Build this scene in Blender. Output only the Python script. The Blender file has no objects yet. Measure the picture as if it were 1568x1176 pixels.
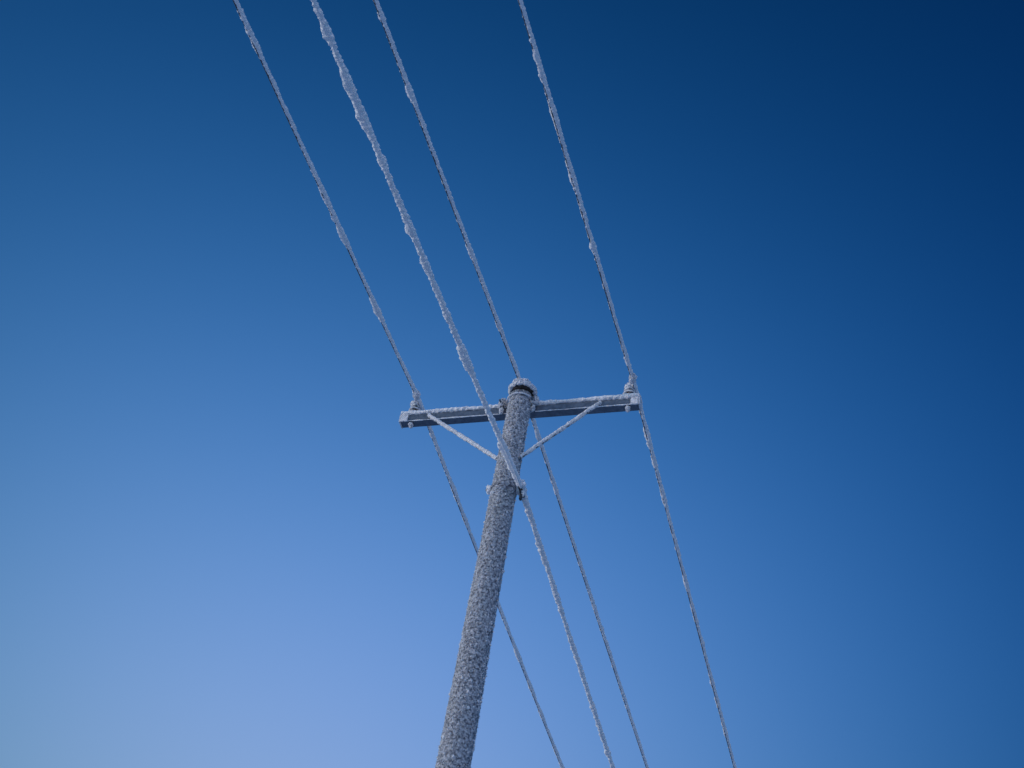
import bpy, bmesh, math, random
import numpy as np
from mathutils import Vector, Matrix, noise
random.seed(7); rng=np.random.default_rng(7)
scene=bpy.context.scene; col=scene.collection
PX,PY,HP=0.102,8.499,9.993
TH=-0.37563; U=np.array([math.cos(TH),math.sin(TH),0.]); V=np.array([-math.sin(TH),math.cos(TH),0.]); Z=np.array([0,0,1.])
def prad(z): return (0.2043+0.01172*(HP-z))/2

# ---------------- materials ----------------
def newmat(n):
    m=bpy.data.materials.new(n); m.use_nodes=True; nt=m.node_tree
    return m,nt,nt.nodes['Principled BSDF']
def noise_n(nt,scale,detail=4,rough=.6,vec=None):
    t=nt.nodes.new('ShaderNodeTexNoise'); t.inputs['Scale'].default_value=scale
    t.inputs['Detail'].default_value=detail; t.inputs['Roughness'].default_value=rough
    if vec: nt.links.new(vec,t.inputs['Vector'])
    return t
def ramp(nt,src,stops):
    r=nt.nodes.new('ShaderNodeValToRGB'); e=r.color_ramp.elements
    while len(e)<len(stops): e.new(.5)
    for k,(p,c) in enumerate(stops): e[k].position=p; e[k].color=(*c,1)
    nt.links.new(src,r.inputs[0]); return r
def coords(nt):
    return nt.nodes.new('ShaderNodeTexCoord').outputs['Object']
def frost_mat(name,lo,hi,sc=90,bump=.5,p0=.3,p1=.62,dist=.006):
    m,nt,b=newmat(name); c=coords(nt)
    n=noise_n(nt,sc,5,.7,c); r=ramp(nt,n.outputs['Fac'],[(p0,lo),(p1,hi)])
    nt.links.new(r.outputs[0],b.inputs['Base Color']); b.inputs['Roughness'].default_value=.7
    b.inputs['Specular IOR Level'].default_value=.4
    bp=nt.nodes.new('ShaderNodeBump'); bp.inputs['Strength'].default_value=bump; bp.inputs['Distance'].default_value=dist
    nt.links.new(n.outputs['Fac'],bp.inputs['Height']); nt.links.new(bp.outputs[0],b.inputs['Normal'])
    return m
M_frost=frost_mat('rime_frost',(.76,.78,.83),(.91,.93,.98),90,.3)
M_poleF=frost_mat('pole_rime',(.50,.53,.60),(.84,.87,.93),60,.3)
M_pole=frost_mat('frosted_pole_wood',(.08,.09,.12),(.58,.61,.68),46,.8,.40,.63,.01)
M_metalfrost=frost_mat('frosted_steel',(.35,.37,.41),(.82,.84,.90),60,.4,.30,.56)
M_wire=frost_mat('dark_wire',(.03,.03,.035),(.09,.09,.1),120,.2)
M_wood=frost_mat('bare_pole_wood',(.02,.018,.018),(.06,.055,.055),60,.3)
m,nt,b=newmat('galvanised_steel'); c=coords(nt)
n=noise_n(nt,25,5,.65,c); r=ramp(nt,n.outputs['Fac'],[(.3,(.08,.105,.145)),(.7,(.17,.205,.26))])
nt.links.new(r.outputs[0],b.inputs['Base Color']); b.inputs['Roughness'].default_value=.5; b.inputs['Metallic'].default_value=.5
M_steel=m
M_ins=frost_mat('insulator_porcelain',(.05,.035,.03),(.09,.06,.05),40,.1)
m,nt,b=newmat('snow'); c=coords(nt); n=noise_n(nt,.6,8,.6,c)
r=ramp(nt,n.outputs['Fac'],[(.3,(.74,.76,.8)),(.7,(.82,.83,.85))]); nt.links.new(r.outputs[0],b.inputs['Base Color'])
bp=nt.nodes.new('ShaderNodeBump'); bp.inputs['Strength'].default_value=.4; bp.inputs['Distance'].default_value=.1
nt.links.new(n.outputs['Fac'],bp.inputs['Height']); nt.links.new(bp.outputs[0],b.inputs['Normal']); b.inputs['Roughness'].default_value=.8
M_snow=m

# ---------------- helpers ----------------
def mkobj(name,verts,faces,mat,parent=None,smooth=True):
    me=bpy.data.meshes.new(name); me.from_pydata([tuple(v) for v in verts],[],faces); me.update()
    if smooth: me.polygons.foreach_set('use_smooth',[True]*len(me.polygons))
    me.materials.append(mat); o=bpy.data.objects.new(name,me); col.objects.link(o)
    if parent: o.parent=parent
    return o
def empty(name):
    o=bpy.data.objects.new(name,None); col.objects.link(o); return o
def nz(p,s,o=0): return noise.noise(Vector((p[0]*s+o,p[1]*s-o,p[2]*s+2*o)))
def tube(path,ringf,n=12,cap=True):
    path=np.array(path); N=len(path); T=np.gradient(path,axis=0); T/=np.linalg.norm(T,axis=1)[:,None]
    vs=[];fs=[]
    for i in range(N):
        t=T[i]; up=Z if abs(t[2])<.9 else np.array([1.,0,0])
        a1=np.cross(t,up); a1/=np.linalg.norm(a1); a2=np.cross(a1,t)
        for k in range(n):
            a=2*math.pi*k/n; d=math.cos(a)*a1+math.sin(a)*a2
            vs.append(path[i]+ringf(i,a,path[i],d,a1,a2))
    for i in range(N-1):
        for k in range(n):
            fs.append((i*n+k,i*n+(k+1)%n,(i+1)*n+(k+1)%n,(i+1)*n+k))
    if cap: fs.append(tuple(range(n))[::-1]); fs.append(tuple((N-1)*n+k for k in range(n)))
    return vs,fs
def plain(r): return lambda i,a,p,d,a1,a2: d*r
def shards(pts,nrm,size,vs,fs,flare=.45):
    for p,nn,s in zip(pts,nrm,size):
        nn=nn/np.linalg.norm(nn); q=rng.normal(size=3); a=np.cross(nn,q); a/=np.linalg.norm(a); b_=np.cross(nn,a)
        tip=p+nn*s+(a*rng.normal()+b_*rng.normal())*s*.35
        k=len(vs); w=s*flare
        vs.extend([p+a*w,p-a*w*.5+b_*w*.87,p-a*w*.5-b_*w*.87,tip])
        fs.extend([(k,k+1,k+3),(k+1,k+2,k+3),(k+2,k,k+3)])
def box(c,ax,half,r=0.004,seg=2):
    bm=bmesh.new(); bmesh.ops.create_cube(bm,size=2)
    bmesh.ops.scale(bm,vec=half,verts=bm.verts)
    bmesh.ops.bevel(bm,geom=bm.edges[:],offset=r,segments=seg,affect='EDGES')
    M=Matrix((ax[0],ax[1],ax[2])).transposed()
    vs=[np.array(M@v.co)+np.array(c) for v in bm.verts]; bm.verts.index_update()
    fs=[tuple(v.index for v in f.verts) for f in bm.faces]; bm.free(); return vs,fs
def merge(parts):
    V_=[];F_=[]
    for v,f in parts:
        k=len(V_); V_+=list(v); F_+=[tuple(i+k for i in q) for q in f]
    return V_,F_
def blob(c,rad,amp=.35,fs_=40,sub=3):
    bm=bmesh.new(); bmesh.ops.create_icosphere(bm,subdivisions=sub,radius=1)
    vs=[]
    for v in bm.verts:
        d=np.array(v.co); p=np.array(c)+d*np.array(rad)
        k=1+amp*(nz(p,fs_)+.6*nz(p,fs_*2.3,5)); vs.append(np.array(c)+d*np.array(rad)*k)
    bm.verts.index_update(); f=[tuple(v.index for v in q.verts) for q in bm.faces]; bm.free(); return vs,f
def with_shards(v,f,n,smin,smax,spread=.5):
    A=np.array(v); tri=[(q[0],q[1],q[2]) for q in f]; tri=np.array(tri)
    cen=A[tri].mean(1); nr=np.cross(A[tri[:,1]]-A[tri[:,0]],A[tri[:,2]]-A[tri[:,0]])
    ar=np.linalg.norm(nr,axis=1); ok=ar>1e-12; cen,nr,ar=cen[ok],nr[ok],ar[ok]; tri=tri[ok]; 
    idx=rng.choice(len(cen),size=n,p=ar/ar.sum()); w=rng.dirichlet([1,1,1],size=n)
    P=(A[tri[idx]]*w[:,:,None]).sum(1)
    v=list(v); f=list(f)
    shards(P,nr[idx]/ar[idx][:,None]+rng.normal(size=(n,3))*spread*.5,rng.uniform(smin,smax,n),v,f)
    return v,f

# ---------------- ground ----------------
n=60; xs=np.sign(np.linspace(-1,1,n))*np.abs(np.linspace(-1,1,n))**3*3000
vs=[];fs=[]
for y in xs:
    for x in xs:
        vs.append((x,y,.15*nz((x,y,0),.08)+.04*nz((x,y,0),.5)))
for j in range(n-1):
    for i in range(n-1): fs.append((j*n+i,j*n+i+1,(j+1)*n+i+1,(j+1)*n+i))
mkobj('snow_ground',vs,fs,M_snow)

# ---------------- pole ----------------
pole=empty('utility_pole')
def polemesh(z0,z1,dz,nr,amp):
    vs=[];fs=[];zs=np.arange(z0,z1+1e-6,dz); 
    for z in zs:
        for k in range(nr):
            a=2*math.pi*k/nr; r=prad(z)-.005; p=np.array([math.cos(a)*r,math.sin(a)*r,z])
            q=nz(p,45)*.5+nz(p,95,3)*.5+nz(p,14,7)*.35
            r+=amp*q
            vs.append((PX+math.cos(a)*r,PY+math.sin(a)*r,z))
    N=len(zs)
    for i in range(N-1):
        for k in range(nr): fs.append((i*nr+k,i*nr+(k+1)%nr,(i+1)*nr+(k+1)%nr,(i+1)*nr+k))
    return vs,fs
v,f=polemesh(4.6,HP-.055,.0065,110,.009)
mkobj('shaft_upper',v,f,M_pole,pole)
v,f=polemesh(-.3,4.6,.03,40,.006); mkobj('shaft_lower',v,f,M_pole,pole)
v,f=tube([(PX,PY,HP-.10),(PX,PY,HP-.02)],plain(.085),32); mkobj('shaft_head',v,f,M_wood,pole)
N=36000; zz=HP-.06-(HP-.06-4.8)*rng.random(N); aa=rng.random(N)*2*math.pi
P=[];Nn=[];S=[]
for z,a in zip(zz,aa):
    d=np.array([math.cos(a),math.sin(a),0]); q=nz((d[0]*.12,d[1]*.12,z),30,9)
    if q<-.02 and rng.random()<.8: continue
    P.append(np.array([PX,PY,z])+d*(prad(z)-.005)); Nn.append(d+rng.normal(size=3)*.35+np.array([0,0,.15])); S.append(.0025+.007*rng.random()**2*(1+max(0,q)*1.8))
v=[];f=[]; shards(P,Nn,S,v,f,.5)
for _ in range(200):
    z=HP-.15-4.9*rng.random(); a=rng.random()*2*math.pi; d=np.array([math.cos(a),math.sin(a),0])
    s=.006+.007*rng.random()**2; bv,bf=blob(np.array([PX,PY,z])+d*(prad(z)-.003),(s,s,s*1.3),.5,70,1)
    k=len(v); v+=bv; f+=[tuple(i+k for i in q) for q in bf]
mkobj('shaft_frost',v,f,M_poleF,pole,False)
ct=np.array([PX+.005,PY-.03,HP-.03])
v,f=tube([ct,ct+Z*.03,ct+Z*.05],lambda i,a,p,d,a1,a2:d*(.112,.112,.09)[i],32)
mkobj('cap',v,f,M_wood,pole)
ring=[ct+Z*.012+np.array([math.cos(t),math.sin(t),0])*.112 for t in np.linspace(0,2*math.pi,90)]
def rf(i,a,p,d,a1,a2): return d*(.020+.008*nz(p+d*.02,30)+.007*nz(p+d*.02,80))
v,f=tube(ring,rf,12,False); v,f=with_shards(v,f,1100,.004,.010)
mkobj('cap_frost',v,f,M_metalfrost,pole,False)
v,f=blob(ct+Z*.052,(.112,.112,.035),.3,25,4); v,f=with_shards(v,f,900,.004,.010); mkobj('cap_snow',v,f,M_frost,pole,False)

# ---------------- crossarm ----------------
AZ=HP-.115-.012
AC=np.array([PX,PY+.125,AZ]); L=1.1
ax=(tuple(U),tuple(V),(0,0,1))
hh,hd=.05,.04
parts=[box(AC+V*hd*.0-V*(hd-.004),ax,(L,.004,hh),.002),
       box(AC+Z*(hh-.004)+V*.004,ax,(L,hd,.004),.002),
       box(AC-Z*(hh-.004)+V*.004,ax,(L,hd,.004),.002)]
v,f=merge(parts); mkobj('crossarm_channel',v,f,M_steel,pole,False)
def armtube(off,r0,amp,nsh,smax,flat=1.):
    path=[AC+U*s+off for s in np.arange(-L-.005,L+.005,.008)]
    def rf(i,a,p,d,a1,a2):
        q=p+d*r0
        r=r0+amp*nz(q,35)+amp*.7*nz(q,90,4)+amp*.8*nz(p,6,2); d2=d.copy(); d2[2]*=flat; return d2*max(r,.002)
    v,f=tube(path,rf,12); return with_shards(v,f,nsh,.003,smax)
v,f=merge([armtube(Z*(hh-.002)-V*(hd-.002),.026,.008,3600,.010,.85),
           armtube(Z*(hh+.004)+V*(hd-.02),.022,.006,500,.011,.7),
           armtube(-Z*(hh-.002)-V*(hd-.001),.0045,.0035,900,.007)])
mkobj('crossarm_frost',v,f,M_frost,pole,False)
parts=[]
for s in(-1,1):
    parts.append(box(AC+U*s*(L+.006),ax,(.006,hd+.008,hh+.008),.003))
    parts.append(box(AC+U*s*(L-.035)-V*(hd+.006),ax,(.035,.005,hh+.006),.003))
v,f=merge(parts); v,f=with_shards(v,f,900,.003,.008); mkobj('end_plates',v,f,M_metalfrost,pole,False)
parts=[]
for s in(-1,1):
    c=AC+U*s*1.002
    parts.append(tube([c-Z*.10,c-Z*.04],plain(.010),10)); parts.append(tube([c-Z*.085,c-Z*.053],plain(.022),6))
    parts.append(blob(c-Z*.065-V*.012,(.022,.022,.02),.4,60))
v,f=merge(parts); mkobj('pin_bolts',v,f,M_metalfrost,pole)
parts=[];fr=[]
for s,o in((-1,.128),(1,.165)):
    c=AC+U*s*o
    parts.append(box(c-V*.07,ax,(.008,.045,.065),.003))
    parts.append(tube([c-V*.17,c-V*.02],plain(.010),8)); parts.append(tube([c-V*.135,c-V*.115],plain(.022),6))
    fr.append(blob(c-V*.06+Z*.06,(.032,.05,.05),.35,35)); fr.append(blob(c-V*.12,(.024,.02,.03),.35,45)); fr.append(blob(c-V*.09-Z*.06,(.018,.03,.03),.35,45))
ring=[np.array([PX,PY,AZ+.01])+ (math.cos(t)*U*.115+math.sin(t)*V*.112) for t in np.linspace(math.pi,2*math.pi,40)]
fr.append(tube(ring,lambda i,a,p,d,a1,a2:d*(.007+.004*nz(p,50)),8))
v,f=merge(parts); mkobj('clamp_straps',v,f,M_steel,pole,False)
v,f=merge(fr); v,f=with_shards(v,f,1100,.004,.010); mkobj('clamp_frost',v,f,M_metalfrost,pole,False)
parts=[];fr=[]
for s,a0 in((-1,.81),(1,.75)):
    A=AC+U*s*a0-V*(hd+.012)-Z*.03; B=np.array([PX,PY,HP-.83])+U*s*.105-V*.03
    N=60; path=[A+(B-A)*t for t in np.linspace(-.03,1.03,N)]
    parts.append(tube(path,plain(.013),6))
    path=[A+(B-A)*t for t in np.linspace(-.03,1.0,150)]
    def rf(i,a,p,d,a1,a2):
        q=p+d*.02
        r=.0185+.006*nz(q,30)+.005*nz(q,85,4); return d*r+a2*.005
    fr.append(tube(path,rf,10))
v,f=merge(parts); mkobj('braces',v,f,M_steel,pole,False)
v,f=merge(fr); v,f=with_shards(v,f,2600,.003,.009); mkobj('brace_frost',v,f,M_metalfrost,pole,False)
def lathe(c,prof,n=24):
    vs=[];fs=[]
    for r,z in prof:
        for k in range(n): a=2*math.pi*k/n; vs.append(np.array([c[0]+math.cos(a)*r,c[1]+math.sin(a)*r,c[2]+z]))
    for i in range(len(prof)-1):
        for k in range(n): fs.append((i*n+k,i*n+(k+1)%n,(i+1)*n+(k+1)%n,(i+1)*n+k))
    return vs,fs
WZ=HP-.115+.163
prof=[(.001,0),(.03,0),(.055,.0),(.058,.012),(.035,.03),(.03,.04),(.05,.05),(.052,.06),(.03,.075),(.026,.085),(.036,.095),(.036,.11),(.02,.122),(.001,.124)]
parts=[];fr=[]
for s in(-1,1):
    c=AC+U*s*1.002; base=np.array([c[0],c[1],AZ+hh+.008])
    parts.append(lathe(base,prof))
    for (r,z,t) in((.056,.006,.011),(.048,.056,.010),(.036,.104,.012)):
        ring=[base+Z*z+np.array([math.cos(a),math.sin(a),0])*r for a in np.linspace(0,2*math.pi,50)]
        fr.append(tube(ring,lambda i,a,p,d,a1,a2,t=t:d*t*(1+.5*nz(p+d*t,40)+.3*nz(p+d*t,90)),8,False))
    fr.append(blob(base+Z*.135,(.055,.055,.038),.4,35,3))
    fr.append(blob(base+Z*.03+U*.045,(.025,.025,.04),.5,35,3))
    fr.append(blob(np.array([PX,PY,WZ])+U*s*1.002-V*.02,(.030,.06,.028),.45,35,3))
v,f=merge(parts); mkobj('insulators',v,f,M_ins,pole)
v,f=merge(fr); v,f=with_shards(v,f,2000,.003,.010); mkobj('insulator_frost',v,f,M_metalfrost,pole,False)
ZB=8.826; c=np.array([PX,PY,ZB]); R=prad(ZB)
v,f=tube([c+Z*q for q in np.linspace(-.02,.02,6)],lambda i,a,p,d,a1,a2:d*(R+.003+.006*nz(p+d*R,40)),90); v,f=with_shards(v,f,900,.003,.008); mkobj('lower_band',v,f,M_pole,pole,False)
hx=np.array([1.,-.25,0]); hx/=np.linalg.norm(hx)
v,f=merge([tube([c-hx*(R+.045),c+hx*(R+.04)],plain(.011),10),
           tube([c-hx*(R+.03),c-hx*(R+.012)],plain(.022),6)]); mkobj('through_bolt',v,f,M_steel,pole)
v,f=merge([blob(c-hx*(R+.012),(.028,.028,.04),.45,35),blob(c+hx*(R+.02),(.028,.028,.035),.45,35)])
v,f=with_shards(v,f,200,.005,.012); mkobj('band_frost',v,f,M_frost,pole,False)

# ---------------- wires ----------------
def wirepath(P0,th,slope,sgn,length,cv=.0013,fine=13,ds=.009):
    s=np.concatenate([np.arange(0,fine,ds),np.arange(fine,length,.25)])
    v=np.array([-math.sin(th),math.cos(th),0])*sgn
    return P0+v*s[:,None]+Z*(slope*s+cv*s*s)[:,None],s,sgn,fine
def build_wire(name,halves,rc,rf0,amp,lump,seed,off):
    root=empty(name)
    cores=[];fr=[]
    for path,s,sgn,fine in halves:
        nf=int((s<fine).sum())
        cp=np.concatenate([path[:nf:6],path[nf:]])-U*off*.75-Z*off*.35
        cp[0]=path[0]
        cores.append(tube(cp,plain(rc),8))
        wob=rng.random()*50
        def rf(i,a,p,d,a1,a2):
            si=s[i]
            if si>fine-.2: return d*(rf0)+a2*off
            n0=noise.noise(Vector((si*1.1,seed+3,wob)))
            n1=noise.noise(Vector((si*4.6,seed,wob))); n2=noise.noise(Vector((si*13,seed+9,wob)))
            l=max(0,n1+.5*n2+.06); th_=math.cos(a-(.5 if sgn<0 else 2.6)-1.8*noise.noise(Vector((si*1.3,seed,3))))
            q=p+d*rf0
            r=rf0*(1+.14*n2+.12*n1+.15*n0)+lump*l*(max(0,.15+.85*th_))+amp*(nz(q,45,seed)+.9*nz(q,110,seed))
            return d*max(r,.004)+a1*sgn*(off*.4+.005*n1)+a2*(off*.7+.004*n2)
        v,f=tube(path,rf,12)
        nfine=nf*12
        ff=[q for q in f if len(q)==4 and max(q)<nfine]
        v2,f2=with_shards(v,ff,int(nf*6.0),.003,.010,1.)
        extra=f2[len(ff):]; fr.append((v2,f+extra))
    v,f=merge(cores); mkobj('conductor',v,f,M_wire,root)
    v,f=merge(fr); mkobj('rime_coating',v,f,M_frost,root,False)
    return root
top=np.array([PX,PY,WZ])
for k,o in enumerate((-1.002,0,1.002)):
    P0=top+U*o
    h=[wirepath(P0,TH-.02811,-.03638,-1,30,fine=7.5,ds=.008),wirepath(P0,TH-.03239,-.08824,1,40,fine=13)]
    build_wire('power_line',h,.0050,.0162,.0058,.024,11+k*7,.0098)
PC=np.array([PX+.14485,PY-.05334,ZB])
h=[wirepath(PC,TH-.02731,-.05857,-1,30,fine=7.5,ds=.007),wirepath(PC,TH-.00226,-.0492,1,40,fine=13)]
cab=build_wire('telephone_cable',h,.007,.0205,.009,.036,51,.003)
p0,s0,_,_=wirepath(PC,TH-.02731,-.05857,-1,1,fine=.75,ds=.008)
path=[p+np.array([.03,0,-.035])*math.sin(min(1,s/.75)*math.pi)-Z*.01 for p,s in zip(p0,s0) if s<.75]
v,f=tube(path,lambda i,a,p,d,a1,a2:d*(.010+.004*nz(p+d*.01,60)),8); v,f=with_shards(v,f,300,.003,.009); mkobj('grip_strand',v,f,M_frost,cab,False)
v,f=merge([box(PC-Z*.01,ax,(.014,.07,.022),.005),box(PC-Z*.06,ax,(.01,.016,.05),.004)]); mkobj('clamp',v,f,M_wire,cab,False)
v,f=merge([blob(PC+Z*.015-V*.03,(.035,.06,.035),.4,30),blob(PC+Z*.02+V*.05,(.028,.04,.03),.4,35),blob(PC-Z*.04+U*.012,(.014,.02,.035),.4,45)])
v,f=with_shards(v,f,400,.004,.011); mkobj('clamp_frost',v,f,M_frost,cab,False)

pi_,ro,FP=.78396,.19053,2044.11
F=Vector((0,math.cos(pi_),math.sin(pi_))); R0=Vector((1,0,0)); U0=Vector((0,-math.sin(pi_),math.cos(pi_)))
Rr=math.cos(ro)*R0+math.sin(ro)*U0; Uu=-math.sin(ro)*R0+math.cos(ro)*U0

# ---------------- light ----------------
EL,AZM=math.radians(6),math.radians(-93)
sd=Vector((math.sin(AZM)*math.cos(EL),math.cos(AZM)*math.cos(EL),math.sin(EL)))
sun=bpy.data.lights.new('sun','SUN'); sun.energy=1.4; sun.angle=math.radians(3); sun.color=(1,.91,.95)
so=bpy.data.objects.new('sun',sun); col.objects.link(so); so.rotation_euler=sd.to_track_quat('Z','Y').to_euler()
w=bpy.data.worlds.new('World'); scene.world=w; w.use_nodes=True; nt=w.node_tree
bg=nt.nodes['Background']; sky=nt.nodes.new('ShaderNodeTexSky'); sky.sky_type='NISHITA'; sky.sun_disc=False
sky.sun_elevation=math.radians(5); sky.sun_rotation=math.radians(-80); sky.altitude=200; sky.air_density=1.; sky.dust_density=.6; sky.ozone_density=2.
def lin(c):
    c=np.maximum(np.array(c,float),1)/255; return np.where(c<=.04045,c/12.92,((c+.055)/1.055)**2.4)
grid=[[(14,62,112),(22,70,128),(10,61,116),(4,40,82)],
      [(50,100,166),(56,106,172),(30,86,152),(9,59,112)],
      [(74,127,188),(72,122,188),(48,100,170),(15,69,127)],
      [(108,155,203),(86,139,198),(62,114,184),(32,80,147)],
      [(114,161,206),(98,154,206),(82,134,196),(50,95,161)]]
base=[[(72,88,118),(64,84,110),(58,79,103),(55,75,97)],
      [(72,98,126),(66,86,114),(60,82,106),(58,79,102)],
      [(75,105,132),(66,91,116),(62,85,110),(60,82,106)],
      [(80,113,137),(70,98,124),(66,90,117),(65,87,113)],
      [(85,120,143),(76,107,133),(70,96,123),(69,92,120)]]
A=[];B=[]
for j,fy in enumerate((0,.33,.5,.75,1)):
    for i,fx in enumerate((0,.333,.667,1)):
        d=(F+Rr*((fx-.5)*1568/FP)-Uu*((fy-.5)*1176/FP)).normalized()
        A.append([1,d.x,d.z,d.x*d.x,d.x*d.z,d.z*d.z]); B.append(np.log(lin(grid[j][i])/lin(base[j][i])))
A=np.array(A);B=np.array(B)
Cf=np.linalg.lstsq(A,B,rcond=None)[0]
tc=nt.nodes.new('ShaderNodeTexCoord'); sx=nt.nodes.new('ShaderNodeSeparateXYZ'); nt.links.new(tc.outputs['Generated'],sx.inputs[0])
def math_(op,a,b=None):
    m=nt.nodes.new('ShaderNodeMath'); m.operation=op
    for k,q in enumerate((a,b)):
        if q is None: continue
        if isinstance(q,(int,float)): m.inputs[k].default_value=q
        else: nt.links.new(q,m.inputs[k])
    return m.outputs[0]
Yd=sx.outputs[1]
X=sx.outputs[0]; Zc=math_('MAXIMUM',sx.outputs[2],.3)
X=math_('MINIMUM',math_('MAXIMUM',X,-.55),.55)
terms=[X,Zc,math_('MULTIPLY',X,X),math_('MULTIPLY',X,Zc),math_('MULTIPLY',Zc,Zc)]
# added fill light: unseen sky behind the camera lifted, mostly red, to brighten frost
back_fill=math_('MINIMUM',math_('MAXIMUM',math_('MULTIPLY',Yd,-1.6),0.),1.)
cx=nt.nodes.new('ShaderNodeCombineXYZ')
for c in range(3):
    acc=None
    for k,t in enumerate(terms):
        q=math_('MULTIPLY',t,float(Cf[k+1,c])); acc=q if acc is None else math_('ADD',acc,q)
    acc=math_('ADD',acc,float(Cf[0,c])); acc=math_('MINIMUM',math_('MAXIMUM',acc,-5.),1.8)
    acc=math_('ADD',acc,math_('MULTIPLY',back_fill,(1.7,1.15,.95)[c]))
    nt.links.new(math_('EXPONENT',acc),cx.inputs[c])
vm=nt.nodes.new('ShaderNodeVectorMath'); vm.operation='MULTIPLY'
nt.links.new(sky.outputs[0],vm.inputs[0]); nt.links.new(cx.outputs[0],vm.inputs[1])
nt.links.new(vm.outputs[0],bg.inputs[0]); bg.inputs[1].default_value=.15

# ---------------- camera ----------------
cd=bpy.data.cameras.new('camera'); cam=bpy.data.objects.new('camera',cd); col.objects.link(cam); scene.camera=cam
cam.matrix_world=Matrix(((Rr.x,Uu.x,-F.x,0),(Rr.y,Uu.y,-F.y,0),(Rr.z,Uu.z,-F.z,1.6),(0,0,0,1)))
cd.sensor_fit='HORIZONTAL'; cd.sensor_width=36; cd.lens=36*FP/1568; cd.clip_end=10000; cd.clip_start=.05
scene.view_settings.view_transform='Standard'; scene.view_settings.look='None'; scene.view_settings.exposure=0
